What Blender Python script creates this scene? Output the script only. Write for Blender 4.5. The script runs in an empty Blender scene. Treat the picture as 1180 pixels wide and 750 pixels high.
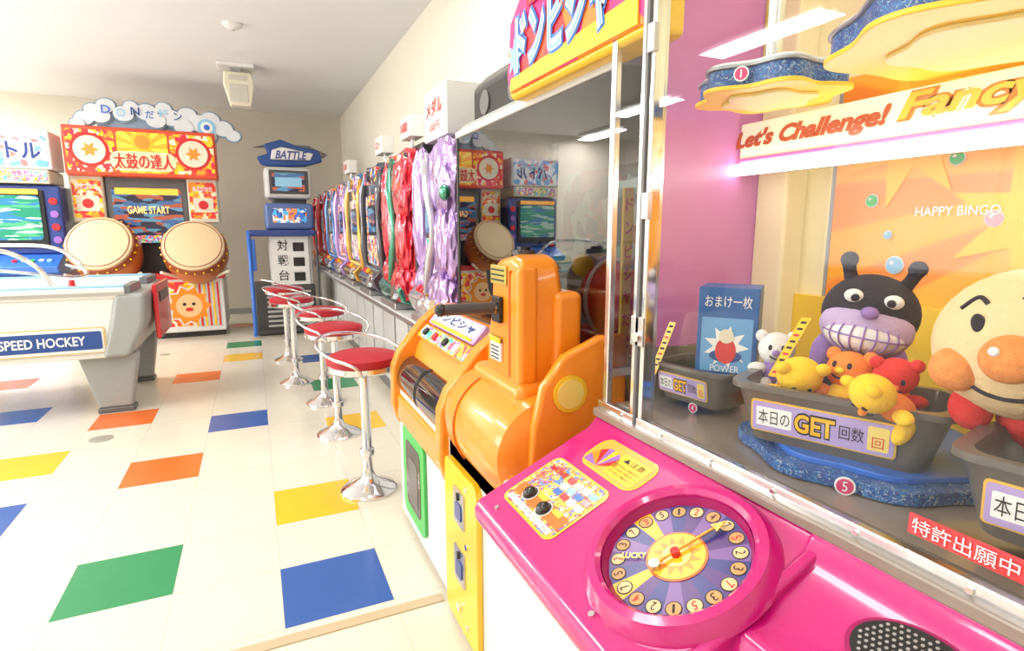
import bpy, bmesh, random
from math import *
from mathutils import Matrix, Vector, noise
random.seed(7)
sc=bpy.context.scene
col=bpy.context.collection
# ------------------------------------------------------------------ materials
def _new(name):
    m=bpy.data.materials.new(name);m.use_nodes=True
    nt=m.node_tree;b=nt.nodes['Principled BSDF'];return m,nt,b
def M(name,c,rough=.4,metal=0,emit=0,coat=0,var=.04,scale=30,bump=0):
    m,nt,b=_new(name)
    n=nt.nodes.new('ShaderNodeTexNoise');n.inputs['Scale'].default_value=scale;n.inputs['Detail'].default_value=3
    tc=nt.nodes.new('ShaderNodeTexCoord');nt.links.new(tc.outputs['Object'],n.inputs['Vector'])
    mx=nt.nodes.new('ShaderNodeMix');mx.data_type='RGBA'
    c=tuple(c)
    mx.inputs[6].default_value=tuple(max(0,x*(1-var)) for x in c)+(1,)
    mx.inputs[7].default_value=tuple(min(1,x*(1+var)) for x in c)+(1,)
    nt.links.new(n.outputs[0],mx.inputs[0]);nt.links.new(mx.outputs[2],b.inputs['Base Color'])
    b.inputs['Roughness'].default_value=rough;b.inputs['Metallic'].default_value=metal
    b.inputs['Coat Weight'].default_value=coat;b.inputs['Coat Roughness'].default_value=.05
    if emit:
        nt.links.new(mx.outputs[2],b.inputs['Emission Color']);b.inputs['Emission Strength'].default_value=emit
    if bump:
        bp=nt.nodes.new('ShaderNodeBump');bp.inputs['Strength'].default_value=bump;bp.inputs['Distance'].default_value=.01
        nt.links.new(n.outputs[0],bp.inputs['Height']);nt.links.new(bp.outputs[0],b.inputs['Normal'])
    return m
def busy(name,cols,scale=20,emit=0,rough=.35,stretch=(1,1,1)):
    m,nt,b=_new(name)
    tc=nt.nodes.new('ShaderNodeTexCoord');mp=nt.nodes.new('ShaderNodeMapping');mp.inputs['Scale'].default_value=stretch
    nz=nt.nodes.new('ShaderNodeTexNoise');nz.inputs['Scale'].default_value=scale*.6
    ad=nt.nodes.new('ShaderNodeVectorMath');ad.operation='MULTIPLY_ADD';ad.inputs[1].default_value=(.12,.12,.12)
    v=nt.nodes.new('ShaderNodeTexVoronoi');v.inputs['Scale'].default_value=scale
    nt.links.new(tc.outputs['Object'],mp.inputs[0]);nt.links.new(mp.outputs[0],nz.inputs['Vector'])
    nt.links.new(nz.outputs['Color'],ad.inputs[0]);nt.links.new(mp.outputs[0],ad.inputs[2]);nt.links.new(ad.outputs[0],v.inputs['Vector'])
    sp=nt.nodes.new('ShaderNodeSeparateColor');nt.links.new(v.outputs['Color'],sp.inputs[0])
    r=nt.nodes.new('ShaderNodeValToRGB');r.color_ramp.interpolation='CONSTANT'
    el=r.color_ramp.elements
    while len(el)<len(cols): el.new(.5)
    for i,c in enumerate(cols): el[i].position=i/len(cols);el[i].color=tuple(c)+(1,)
    nt.links.new(sp.outputs[0],r.inputs[0]);nt.links.new(r.outputs[0],b.inputs['Base Color'])
    b.inputs['Roughness'].default_value=rough
    if emit: nt.links.new(r.outputs[0],b.inputs['Emission Color']);b.inputs['Emission Strength'].default_value=emit
    return m
def glass(name,tint=(1,1,1),refl=1.0,rough=.01,base=.03):
    # thin sheet: transparent + mirror mixed by a Schlick curve that is the same for both faces
    m,nt,b=_new(name);nt.nodes.remove(b)
    o=[n for n in nt.nodes if n.type=='OUTPUT_MATERIAL'][0]
    t=nt.nodes.new('ShaderNodeBsdfTransparent');t.inputs[0].default_value=tuple(tint)+(1,)
    g=nt.nodes.new('ShaderNodeBsdfGlossy');g.inputs['Roughness'].default_value=rough
    lw=nt.nodes.new('ShaderNodeLayerWeight');lw.inputs[0].default_value=.5
    pw=nt.nodes.new('ShaderNodeMath');pw.operation='POWER';pw.inputs[1].default_value=4.5
    mu=nt.nodes.new('ShaderNodeMath');mu.operation='MULTIPLY_ADD';mu.inputs[1].default_value=refl;mu.inputs[2].default_value=base;mu.use_clamp=True
    mx=nt.nodes.new('ShaderNodeMixShader')
    nt.links.new(lw.outputs['Facing'],pw.inputs[0]);nt.links.new(pw.outputs[0],mu.inputs[0]);nt.links.new(mu.outputs[0],mx.inputs[0]);nt.links.new(t.outputs[0],mx.inputs[1]);nt.links.new(g.outputs[0],mx.inputs[2]);nt.links.new(mx.outputs[0],o.inputs[0])
    return m
def sunburst(name,c1,c2,cen,n=18,emit=.3,axes=(1,2)):
    m,nt,b=_new(name)
    tc=nt.nodes.new('ShaderNodeTexCoord');sx=nt.nodes.new('ShaderNodeSeparateXYZ');nt.links.new(tc.outputs['Object'],sx.inputs[0])
    def mt(op,a,bb):
        q=nt.nodes.new('ShaderNodeMath');q.operation=op
        for i,x in enumerate((a,bb)):
            if x is None: continue
            if isinstance(x,(int,float)): q.inputs[i].default_value=x
            else: nt.links.new(x,q.inputs[i])
        return q.outputs[0]
    a=mt('SUBTRACT',sx.outputs[axes[0]],cen[0]);c=mt('SUBTRACT',sx.outputs[axes[1]],cen[1])
    an=mt('ARCTAN2',c,a)
    s=mt('SINE',mt('MULTIPLY',an,n),None);s=mt('MULTIPLY',s,3.0);s=mt('ADD',s,.5)
    cl=nt.nodes.new('ShaderNodeClamp');nt.links.new(s,cl.inputs[0])
    mx=nt.nodes.new('ShaderNodeMix');mx.data_type='RGBA';mx.inputs[6].default_value=c1+(1,);mx.inputs[7].default_value=c2+(1,)
    nt.links.new(cl.outputs[0],mx.inputs[0]);nt.links.new(mx.outputs[2],b.inputs['Base Color'])
    b.inputs['Roughness'].default_value=.3
    if emit: nt.links.new(mx.outputs[2],b.inputs['Emission Color']);b.inputs['Emission Strength'].default_value=emit
    return m
def tilemat(name,c):
    m,nt,b=_new(name)
    uv=nt.nodes.new('ShaderNodeUVMap');sx=nt.nodes.new('ShaderNodeSeparateXYZ');nt.links.new(uv.outputs[0],sx.inputs[0])
    outs=[]
    for i in (0,1):
        a=nt.nodes.new('ShaderNodeMath');a.operation='SUBTRACT';a.inputs[1].default_value=.5;nt.links.new(sx.outputs[i],a.inputs[0])
        d=nt.nodes.new('ShaderNodeMath');d.operation='ABSOLUTE';nt.links.new(a.outputs[0],d.inputs[0]);outs.append(d.outputs[0])
    mxm=nt.nodes.new('ShaderNodeMath');mxm.operation='MAXIMUM';nt.links.new(outs[0],mxm.inputs[0]);nt.links.new(outs[1],mxm.inputs[1])
    gt=nt.nodes.new('ShaderNodeMath');gt.operation='GREATER_THAN';gt.inputs[1].default_value=.495;nt.links.new(mxm.outputs[0],gt.inputs[0])
    tc=nt.nodes.new('ShaderNodeTexCoord');n=nt.nodes.new('ShaderNodeTexNoise');n.inputs['Scale'].default_value=5;n.inputs['Detail'].default_value=6
    nt.links.new(tc.outputs['Object'],n.inputs['Vector'])
    m1=nt.nodes.new('ShaderNodeMix');m1.data_type='RGBA';m1.inputs[6].default_value=tuple(x*.94 for x in c)+(1,);m1.inputs[7].default_value=tuple(min(1,x*1.05) for x in c)+(1,)
    nt.links.new(n.outputs[0],m1.inputs[0])
    m2=nt.nodes.new('ShaderNodeMix');m2.data_type='RGBA';m2.inputs[7].default_value=tuple(x*.76 for x in c)+(1,)
    nt.links.new(gt.outputs[0],m2.inputs[0]);nt.links.new(m1.outputs[2],m2.inputs[6]);nt.links.new(m2.outputs[2],b.inputs['Base Color'])
    mr=nt.nodes.new('ShaderNodeMapRange');mr.inputs[3].default_value=.12;mr.inputs[4].default_value=.28
    nt.links.new(n.outputs[0],mr.inputs[0]);nt.links.new(mr.outputs[0],b.inputs['Roughness'])
    return m
WHITE=M('white_plastic',(.82,.82,.80),.3);CREAM=M('cream_plastic',(.82,.76,.6),.4)
BLACK=M('black_plastic',(.02,.02,.022),.25);CHAR=M('charcoal',(.06,.06,.065),.35);GREY=M('grey_plastic',(.36,.37,.37),.4);LGREY=M('light_grey',(.58,.59,.59),.4)
DGREY=M('dark_grey',(.13,.13,.135),.4)
CHROME=M('chrome',(.78,.78,.8),.1,1);STEEL=M('brushed_steel',(.55,.55,.57),.3,1)
RED=M('red_plastic',(.7,.02,.03),.25,coat=.5);REDV=M('red_vinyl',(.45,.010,.025),.45,bump=.2)
ORANGE=M('orange_plastic',(.95,.30,.015),.28,coat=.5,var=.02);DORANGE=M('dark_orange',(.7,.16,.01),.4);YELLOW=M('yellow_plastic',(.93,.58,.02),.3,coat=.3)
PINK=M('magenta_plastic',(.58,.006,.19),.2,coat=.8,var=.03);PINKD=M('magenta_dark',(.36,.003,.11),.3)
BLUE=M('blue_plastic',(.03,.15,.6),.3,coat=.3);DBLUE=M('dark_blue',(.02,.05,.25),.3,coat=.3);GREEN=M('green_plastic',(.05,.5,.1),.35);NAVY=M('navy_print',(.02,.07,.28),.4)
PURPLE=M('purple_print',(.3,.13,.5),.4);LAV=M('lavender',(.48,.36,.7),.45);SKY=M('sky_blue',(.3,.6,.85),.4)
BROWN=M('brown_basket',(.12,.10,.088),.3,coat=.4);TAUPE=M('taupe_floor',(.28,.23,.19),.15,coat=.5)
WOODR=M('drum_wood',(.5,.14,.03),.3,coat=.5,scale=12,var=.2);SKIN=M('drum_skin',(.72,.55,.33),.6)
GLASS=glass('clear_acrylic',(.975,.985,.985),.9,base=.012);SMOKE=glass('smoked_acrylic',(.62,.62,.62),1.5,base=.06)
TUBE=M('fluorescent_tube',(1,.98,.92),.4,emit=8)
TXR=M('red_ink',(.7,.02,.02),.5);TXB=M('black_ink',(.015,.015,.015),.5);TXW=M('white_ink',(.92,.92,.92),.5)
GOLD=M('gold_metal',(.9,.55,.15),.25,.9)
# ------------------------------------------------------------------ geometry helpers
G=None
def begin(name,loc=(0,0,0),rz=0,rx=0,ry=0,s=1):
    global G
    e=bpy.data.objects.new(name,None);e.empty_display_size=.1;e.location=loc;e.rotation_euler=(radians(rx),radians(ry),radians(rz));e.scale=(s,s,s)
    col.objects.link(e);G=e;e['w']=0;return e
def beginw(name,loc):
    e=begin(name,loc);e['w']=1;return e
def link(ob,name):
    ob.name=name;col.objects.link(ob)
    if G is not None:
        ob.parent=G
        if G['w']: ob.matrix_parent_inverse=Matrix.Translation(-G.location)
    return ob
def mk(name,bm,mat,bev=0,mtx=None,smooth=True,seg=3,mats=None):
    if mtx is not None: bm.transform(mtx)
    bmesh.ops.recalc_face_normals(bm,faces=bm.faces)
    if smooth:
        for f in bm.faces: f.smooth=True
        for e in bm.edges:
            if len(e.link_faces)==2 and e.calc_face_angle(0)>radians(38): e.smooth=False
    me=bpy.data.meshes.new(name);bm.to_mesh(me);bm.free()
    for x in (mats or [mat]): me.materials.append(x)
    ob=bpy.data.objects.new(name,me)
    if bev:
        b=ob.modifiers.new('bevel','BEVEL');b.width=bev;b.segments=seg;b.limit_method='ANGLE';b.angle_limit=radians(38);b.harden_normals=True
    return link(ob,name)
def bx(name,x0,x1,y0,y1,z0,z1,mat,bev=0,mtx=None,seg=3):
    bm=bmesh.new();bmesh.ops.create_cube(bm,size=1)
    for v in bm.verts:
        v.co=Vector(((x0+x1)/2+v.co.x*(x1-x0),(y0+y1)/2+v.co.y*(y1-y0),(z0+z1)/2+v.co.z*(z1-z0)))
    return mk(name,bm,mat,bev,mtx,seg=seg)
def lathe(name,prof,mat,mtx=None,seg=40,bev=0):
    bm=bmesh.new();rings=[]
    for r,z in prof:
        if r<1e-6: rings.append([bm.verts.new((0,0,z))])
        else: rings.append([bm.verts.new((r*cos(2*pi*i/seg),r*sin(2*pi*i/seg),z)) for i in range(seg)])
    for a,b in zip(rings,rings[1:]):
        for i in range(seg):
            j=(i+1)%seg
            if len(a)==1 and len(b)==1: continue
            if len(a)==1: bm.faces.new((a[0],b[i],b[j]))
            elif len(b)==1: bm.faces.new((a[i],b[0],a[j]))
            else: bm.faces.new((a[i],b[i],b[j],a[j]))
    for r in (rings[0],rings[-1]):
        if len(r)>1: bm.faces.new(r)
    return mk(name,bm,mat,bev,mtx)
def T(x,y,z): return Matrix.Translation((x,y,z))
def zmat(o,d): return Matrix.Translation(o)@Vector(d).to_track_quat('Z','Y').to_matrix().to_4x4()
def cyl(name,o,r,h,mat,d=(0,0,1),r2=None,seg=32,bev=0):
    return lathe(name,[(r,0),(r if r2 is None else r2,h)],mat,zmat(o,d),seg,bev)
def ell(name,c,rad,mat,rot=None,seg=32):
    bm=bmesh.new();bmesh.ops.create_uvsphere(bm,u_segments=seg,v_segments=seg//2,radius=1)
    m=Matrix.Translation(c)@(rot if rot is not None else Matrix.Identity(4))@Matrix.Diagonal((rad[0],rad[1],rad[2],1))
    return mk(name,bm,mat,0,m)
def crumple(name,c,rad,mat,seed=0,amp=.16,fr=1.5):
    # shiny moulded plastic wrap: a box-ish ellipsoid with long vertical folds
    bm=bmesh.new();bmesh.ops.create_icosphere(bm,subdivisions=5,radius=1)
    for v in bm.verts:
        n=v.co.copy()
        p=Vector((n.x*fr*1.6+seed*7.3,n.y*fr*1.6+seed*3.1,n.z*fr*.8+seed))
        d=1-2*abs(noise.noise(p));d+=.35*noise.noise(p*2.1)
        k=1/max(abs(n.x)**3+abs(n.y)**3+abs(n.z)**3,.2)**(1/3)
        v.co=n*(1+(k-1)*.7)*(1+amp*(d-.6))
    return mk(name,bm,mat,0,Matrix.Translation(c)@Matrix.Diagonal((rad[0],rad[1],rad[2],1)))
def frame(o,x,y):
    x=Vector(x).normalized();y=Vector(y).normalized();n=x.cross(y)
    m=Matrix.Identity(4)
    for i in range(3): m[i][0]=x[i];m[i][1]=y[i];m[i][2]=n[i];m[i][3]=o[i]
    return m
def FX(x,y,z): return frame((x,y,z),(0,-1,0),(0,0,1))
def FY(x,y,z): return frame((x,y,z),(1,0,0),(0,0,1))
def prism(name,poly,d,mtx,mat,bev=0,seg=3):
    bm=bmesh.new()
    a=[bm.verts.new((p[0],p[1],0)) for p in poly];b=[bm.verts.new((p[0],p[1],d)) for p in poly]
    bm.faces.new(a);bm.faces.new(b)
    for i in range(len(poly)):
        j=(i+1)%len(poly);bm.faces.new((a[i],a[j],b[j],b[i]))
    return mk(name,bm,mat,bev,mtx,seg=seg)
def profile(name,pts,ymax,ymin,mat,bev=0,seg=3):
    return prism(name,pts,ymax-ymin,frame((0,ymax,0),(1,0,0),(0,0,1)),mat,bev,seg)
def rrect(w,h,r,n=5,cx=0,cy=0):
    p=[]
    for sx,sy,a0 in ((1,1,0),(-1,1,90),(-1,-1,180),(1,-1,270)):
        for i in range(n+1):
            a=radians(a0+90*i/n);p.append((cx+sx*(w/2-r)+r*cos(a),cy+sy*(h/2-r)+r*sin(a)))
    return p
def panel(name,mtx,w,h,mat,d=.003,r=None,cx=0,cy=0):
    return prism(name,rrect(w,h,r if r is not None else min(w,h)*.08,5,cx,cy),d,mtx,mat)
def disc(name,mtx,r,mat,d=.002,cx=0,cy=0,seg=28,ry=None):
    ry=ry or r
    return prism(name,[(cx+r*cos(2*pi*i/seg),cy+ry*sin(2*pi*i/seg)) for i in range(seg)],d,mtx,mat)
def star(name,mtx,r1,r2,n,mat,d=.002,cx=0,cy=0,ph=0):
    return prism(name,[(cx+(r1 if i%2==0 else r2)*cos(pi*i/n+ph),cy+(r1 if i%2==0 else r2)*sin(pi*i/n+ph)) for i in range(2*n)],d,mtx,mat)
def catmull(p,n=6,closed=False):
    p=[Vector(q) for q in p];o=[];N=len(p)
    rng=range(N if closed else N-1)
    for i in rng:
        if closed: a,b,c,d=p[(i-1)%N],p[i],p[(i+1)%N],p[(i+2)%N]
        else: a,b,c,d=p[max(i-1,0)],p[i],p[i+1],p[min(i+2,N-1)]
        for k in range(n):
            t=k/n;o.append(.5*((2*b)+(c-a)*t+(2*a-5*b+4*c-d)*t*t+(3*b-a-3*c+d)*t**3))
    if not closed:o.append(p[-1])
    return o
def tube(name,pts,r,mat,closed=False,smooth=True,radii=None,mtx=None,res=4):
    P=[Vector(tuple(q)+((radii[i],) if radii else (1.0,))) for i,q in enumerate(pts)]
    if smooth and len(P)>2: P=catmull(P,6,closed)
    cu=bpy.data.curves.new(name,'CURVE');cu.dimensions='3D';cu.bevel_depth=r;cu.bevel_resolution=res;cu.use_fill_caps=True
    sp=cu.splines.new('POLY');sp.points.add(len(P)-1)
    for i,q in enumerate(P): sp.points[i].co=(q[0],q[1],q[2],1);sp.points[i].radius=q[3]
    sp.use_cyclic_u=closed
    ob=bpy.data.objects.new(name,cu);me=bpy.data.meshes.new_from_object(ob);bpy.data.objects.remove(ob)
    if mtx is not None: me.transform(mtx)
    for f in me.polygons:f.use_smooth=True
    me.materials.clear();me.materials.append(mat)
    return link(bpy.data.objects.new(name,me),name)
def text(name,body,mtx,w,h,mat,ext=.001,cx=0,cy=0,shear=0,bold=0):
    if any(ord(c)>=0x4e00 for c in body): bold=min(bold,.006)
    cu=bpy.data.curves.new(name,'FONT');cu.body=body;cu.size=1;cu.extrude=0;cu.offset=bold;cu.shear=shear;cu.resolution_u=3
    ob=bpy.data.objects.new(name,cu);me=bpy.data.meshes.new_from_object(ob);bpy.data.objects.remove(ob)
    if len(me.vertices)==0: return None
    xs=[v.co.x for v in me.vertices];ys=[v.co.y for v in me.vertices]
    sx=w/(max(xs)-min(xs)+1e-6);sy=h/(max(ys)-min(ys)+1e-6);mx=(max(xs)+min(xs))/2;my=(max(ys)+min(ys))/2
    for v in me.vertices: v.co=Vector((cx+(v.co.x-mx)*sx,cy+(v.co.y-my)*sy,ext))
    me.transform(mtx);me.materials.clear();me.materials.append(mat)
    return link(bpy.data.objects.new(name,me),name)
# ------------------------------------------------------------------ room
WX,YB,HC,XL,YF=1.3,9.0,2.84,-5.0,-2.5
TM=[tilemat('vinyl_tile_cream',(.77,.71,.59)),tilemat('vinyl_tile_blue',(.035,.11,.40)),tilemat('vinyl_tile_yellow',(.9,.52,.02)),tilemat('vinyl_tile_green',(.02,.27,.10)),tilemat('vinyl_tile_orange',(.82,.17,.03))]
B,Yw,Gn,O=1,2,3,4
tiles={(0,0):B,(0,2):Yw,(-2,1):Gn,(-4,5):Yw,(-2,4):O,(-3,7):O,(-1,6):B,(-2,10):O,(-1,14):Gn,(-1,12):Yw,(-5,8):B,(-6,11):O,(-4,3):B,(1,5):Yw,(1,8):Gn,(1,11):B,(-7,6):Gn,(-6,3):O,(-3,17):B,(-5,15):Yw,(-8,9):Yw,(-9,3):B,(-6,-1):Gn,(-3,-3):O,(-1,-2):Yw,(-10,12):Gn,(-8,16):B,(-4,19):Gn,(-1,18):O,(-9,-5):O,(-5,-7):B}
t=.334;bm=bmesh.new();uvl=bm.loops.layers.uv.new('UVMap')
for i in range(-15,4):
    for j in range(-13,22):
        x0=.008+t*i;y0=1.686+t*j
        vs=[bm.verts.new(q) for q in ((x0,y0,0),(x0+t,y0,0),(x0+t,y0+t,0),(x0,y0+t,0))]
        f=bm.faces.new(vs);f.material_index=tiles.get((i,j),0)
        for l,uv in zip(f.loops,((0,0),(1,0),(1,1),(0,1))): l[uvl].uv=uv
mk('floor',bm,None,0,smooth=False,mats=TM)
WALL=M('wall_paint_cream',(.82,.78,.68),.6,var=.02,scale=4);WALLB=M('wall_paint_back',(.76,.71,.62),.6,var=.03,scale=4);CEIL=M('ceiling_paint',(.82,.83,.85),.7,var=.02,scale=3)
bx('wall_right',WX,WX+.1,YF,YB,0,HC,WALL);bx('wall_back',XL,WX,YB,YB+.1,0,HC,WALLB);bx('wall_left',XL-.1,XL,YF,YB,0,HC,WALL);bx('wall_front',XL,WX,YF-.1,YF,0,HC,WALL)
bx('ceiling',XL,WX,YF,YB,HC,HC+.1,CEIL)
bx('baseboard_back',XL,WX,YB-.015,YB,0,.08,GREY);bx('baseboard_right',WX-.015,WX,2.3,YB,0,.08,GREY)
bx('trim_floor_strip',-4.9,.49,1.61,1.65,0,.004,M('strip_beige',(.55,.44,.29),.4))
G=None
lathe('floor_drain_cover',[(0,0),(.06,0),(.06,.003),(.052,.005),(0,.005)],M('drain_grey',(.45,.43,.37),.4,.3),T(-.885,3.83,0))
lathe('floor_drain_cover',[(0,0),(.045,0),(.045,.003),(.04,.005),(0,.005)],M('drain_grey_b',(.45,.43,.37),.4,.3),T(-.86,6.3,0))
def fixture(x,y,e,L=1.2):
    begin('ceiling_light_fixture',(x,y,HC))
    bx('housing',-.15,.15,-L/2,L/2,-.05,0,WHITE,.01)
    for k,s in enumerate((-.07,.07)): cyl('tube_%d'%k,(s,-L/2+.03,-.068),.016,L-.06,TUBE,(0,1,0))
    la=bpy.data.lights.new('lamp','AREA');la.shape='RECTANGLE';la.size=.3;la.size_y=L;la.energy=e;la.color=(1,.965,.91)
    o=bpy.data.objects.new('lamp',la);o.location=(0,0,-.095);link(o,'lamp')
for x,y,e in ((-.6,-.8,11),(-.5,1.4,11),(.45,2.6,14),(-2.3,1.0,15),(-2.5,3.6,42),(-3.3,6.2,105),(-3.9,8.2,105),(-2.4,-1.2,11)): fixture(x,y,e)
begin('ceiling_speaker_box',(-.04,6.65,HC))
bx('mount',-.17,.17,-.12,.12,-.035,0,WHITE,.008);bx('bracket',-.05,.05,-.05,.05,-.09,-.03,GREY,.005)
SPK=M('speaker_beige',(.62,.59,.52),.5)
prism('body',[(-.11,-.08),(.14,-.08),(.16,-.2),(.12,-.4),(-.07,-.4),(-.12,-.2)],.16,frame((0,.08,0),(1,0,0),(0,0,1)),CREAM,.015)
bx('grille',-.07,.1,-.088,-.078,-.37,-.2,SPK,.004);bx('nameplate',-.07,.1,-.086,-.08,-.16,-.11,SPK,.002)
begin('smoke_detector',(-.03,5.37,HC))
lathe('base',[(0,0),(.075,0),(.075,-.015),(.05,-.035),(.02,-.045),(0,-.045)],WHITE)
cyl('sensor',(0,0,-.055),.012,.012,LGREY)
# ------------------------------------------------------------------ drum game
POP=busy('poster_warm',[(.8,.05,.03),(1,.6,.02),(1,.32,.02),(.9,.8,.55),(.75,.02,.05)],22,emit=.12)
POPB=busy('poster_cool',[(.05,.2,.7),(.9,.9,.95),(.1,.5,.9),(.02,.05,.3),(.9,.3,.1)],24,emit=.12)
POPM=busy('poster_mixed',[(.9,.1,.1),(1,.8,.05),(.1,.5,.8),(.95,.95,.95),(.5,.15,.6),(.1,.6,.3)],40,emit=.12)
SCR=busy('screen_image',[(.02,.02,.04),(.04,.1,.22),(.3,.07,.04),(.02,.02,.04),(.08,.2,.3)],14,emit=.7,rough=.15,stretch=(.5,1,2))
SCRG=busy('screen_green',[(.02,.2,.12),(.06,.3,.15),(.03,.15,.3),(.3,.45,.38)],14,emit=.8,rough=.15,stretch=(.5,1,3))
begin('drum_arcade_machine',(-1.0,7.2,0))
bx('lower_cabinet',-.68,.66,.02,.9,.06,.68,WHITE,.02);bx('plinth',-.66,.64,.05,.88,0,.07,BLACK,.01)
bx('deck',-.7,.68,-.02,.9,.66,.73,RED,.015)
bx('spine',-.5,.5,.4,.95,.7,1.9,CHAR,.02)
F=FY(0,.018,0)
panel('lower_art',F,.95,.5,POP,.004,cx=-.12,cy=.38)
for q in range(6): bx('lower_stripe_%d'%q,.36+.045*q,.38+.045*q,.008,.012,.12,.62,RED if q%2 else YELLOW)
for cx in (.3,-.34):
    star('flower',FY(0,.012,0),.24,.19,10,WHITE,.003,cx,.36);star('flower_red',FY(0,.009,0),.22,.17,10,ORANGE,.003,cx,.36)
    disc('flower_face',FY(0,.006,0),.13,M('peach_face',(.95,.6,.3),.4),.003,cx,.36);disc('eye_l',FY(0,.003,0),.018,TXB,.002,cx-.045,.38);disc('eye_r',FY(0,.003,0),.018,TXB,.002,cx+.045,.38)
    disc('mouth',FY(0,.003,0),.04,TXR,.002,cx,.32,ry=.022)
bx('screen_bezel',-.42,.36,.3,.42,1.05,1.8,DGREY,.02)
panel('screen',FY(0,.297,0),.66,.52,SCR,.004,cx=-.03,cy=1.4)
panel('screen_top_strip',FY(0,.29,0),.6,.07,M('screen_amber',(1,.5,.05),.3,emit=.6),.003,cx=-.03,cy=1.62)
text('screen_text','GAME START',FY(0,.288,0),.4,.08,M('screen_glow',(.9,.6,.2),.3,emit=1),.003,-.03,1.42,bold=.01)
panel('screen_label',FY(0,.29,0),.66,.08,POPM,.004,cx=-.03,cy=1.1)
for i,(a,b) in enumerate(((-.72,-.42),(.36,.67))):
    bx('side_panel_%d'%i,a,b,.26,.5,1.28,1.78,CREAM,.02);panel('side_art_%d'%i,FY(0,.257,0),b-a-.04,.4,POP,.004,cx=(a+b)/2,cy=1.53)
    text('side_text_%d'%i,'あそびかた',FY(0,.25,0),.2,.06,TXW,.002,(a+b)/2,1.66,bold=.03);panel('side_note_%d'%i,FY(0,.25,0),.2,.16,CREAM,.002,cx=(a+b)/2,cy=1.48);disc('side_dot_%d'%i,FY(0,.247,0),.05,TXR,.002,(a+b)/2,1.48)
    cyl('speaker_%d'%i,((a+b)/2,.4,1.15),.1,.15,RED,(0,-1,0))
bx('header_box',-.7,.69,.1,.45,1.76,2.26,M('header_red',(.75,.08,.03),.3),.02)
for i,(cx,w,m) in enumerate(((-.46,.42,POP),(0,.46,sunburst('header_burst',(1,.68,.05),(1,.4,.02),(0,2.06),12,.25,(0,2))),(.46,.42,POP))):
    panel('header_panel_%d'%i,FY(0,.097,0),w,.42,m,.004,cx=cx,cy=2.01)
for cx in (-.47,.47):
    disc('header_ring',FY(0,.092,0),.17,TXR,.004,cx,2.02);disc('header_disc',FY(0,.087,0),.14,CREAM,.004,cx,2.02);star('header_star',FY(0,.083,0),.08,.04,6,ORANGE,.003,cx,2.02)
disc('header_sun',FY(0,.09,0),.1,YELLOW,.004,0,2.12);disc('header_sun_in',FY(0,.085,0),.07,ORANGE,.004,0,2.12)
prism('title_backing',rrect(.6,.2,.09,6,0,1.92),.003,FY(0,.085,0),M('title_pale',(.95,.8,.5),.4));text('title','太鼓の達人',FY(0,.080,0),.54,.16,TXR,.003,0,1.92);text('title_b','太鼓の達人',FY(0,.080,0),.54,.16,TXR,.0032,.006,1.917)
CL=M('cloud_white',(.74,.77,.82),.5);CLB=M('cloud_edge',(.3,.42,.55),.5)
for k,(cx,cz,r) in enumerate(((-.5,2.36,.09),(-.42,2.45,.08),(-.3,2.5,.09),(-.36,2.4,.1),(-.15,2.43,.1),(-.08,2.51,.07),(.06,2.46,.11),(.22,2.51,.08),(.28,2.42,.11),(.44,2.46,.1),(.55,2.38,.12),(.66,2.43,.1),(.78,2.34,.11),(.88,2.27,.08),(.62,2.25,.1),(-.56,2.3,.07),(.14,2.38,.1),(.4,2.33,.1))):
    disc('cloud_edge',FY(0,.2-.0012*k,0),r+.012,CLB,.006,cx,cz-.02,ry=r*.8+.012)
    disc('cloud',FY(0,.170-.0012*k,0),r*.93,CL,.006,cx,cz-.02,ry=r*.75)
bx('topper_stay',-.4,.7,.21,.24,2.2,2.42,CLB)
for i,ch in enumerate('DONだドン'): text('cloud_letter_%d'%i,ch,FY(0,.142,0),.08,.08,[BLUE,SKY,NAVY][i%3],.003,-.30+i*.13,2.44-.025*(i%2),bold=.01)
disc('cloud_ball',FY(0,.146,0),.09,SKY,.003,.62,2.32);disc('cloud_ball_in',FY(0,.142,0),.06,TXW,.003,.62,2.32);disc('cloud_ball_dot',FY(0,.138,0),.03,BLUE,.003,.62,2.32)
DB=M('drum_band',(.3,.06,.02),.4)
for i,(cx,z) in enumerate(((-.4,1.0),(.42,.97))):
    mt=zmat((cx,-.02,z-.04),(-.12 if i==0 else -.02,-.86,.5))
    lathe('drum_body_%d'%i,[(0,-.25),(.22,-.25),(.29,-.15),(.325,0),(.315,.12),(.29,.2),(0,.2)],WOODR,mt,48)
    lathe('drum_skin_%d'%i,[(.285,.195),(.3,.205),(.295,.225),(.26,.235),(0,.235)],SKIN,mt,48)
    lathe('drum_ring_%d'%i,[(.302,.12),(.322,.13),(.31,.2),(.29,.21)],DB,mt,48)
    tube('drum_stitch_%d'%i,[mt@Vector((.27*cos(2*pi*k/24),.27*sin(2*pi*k/24),.234)) for k in range(24)],.004,DB,closed=True)
    for k in range(24):
        a=2*pi*k/24;q=mt@Vector((.32*cos(a),.32*sin(a),.165));ell('stud',q,(.012,.012,.012),YELLOW,seg=8)
    prism('drum_bracket_%d'%i,[(-.16,.7),(.16,.7),(.1,.9),(-.1,.9)],.2,FY(cx,.3,0),RED,.02)
    for s in (-.1,.1): cyl('drumstick',(cx+s*1.6,-.05,.68),.014,.3,CREAM,(s*2,-.3,.1))
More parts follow.
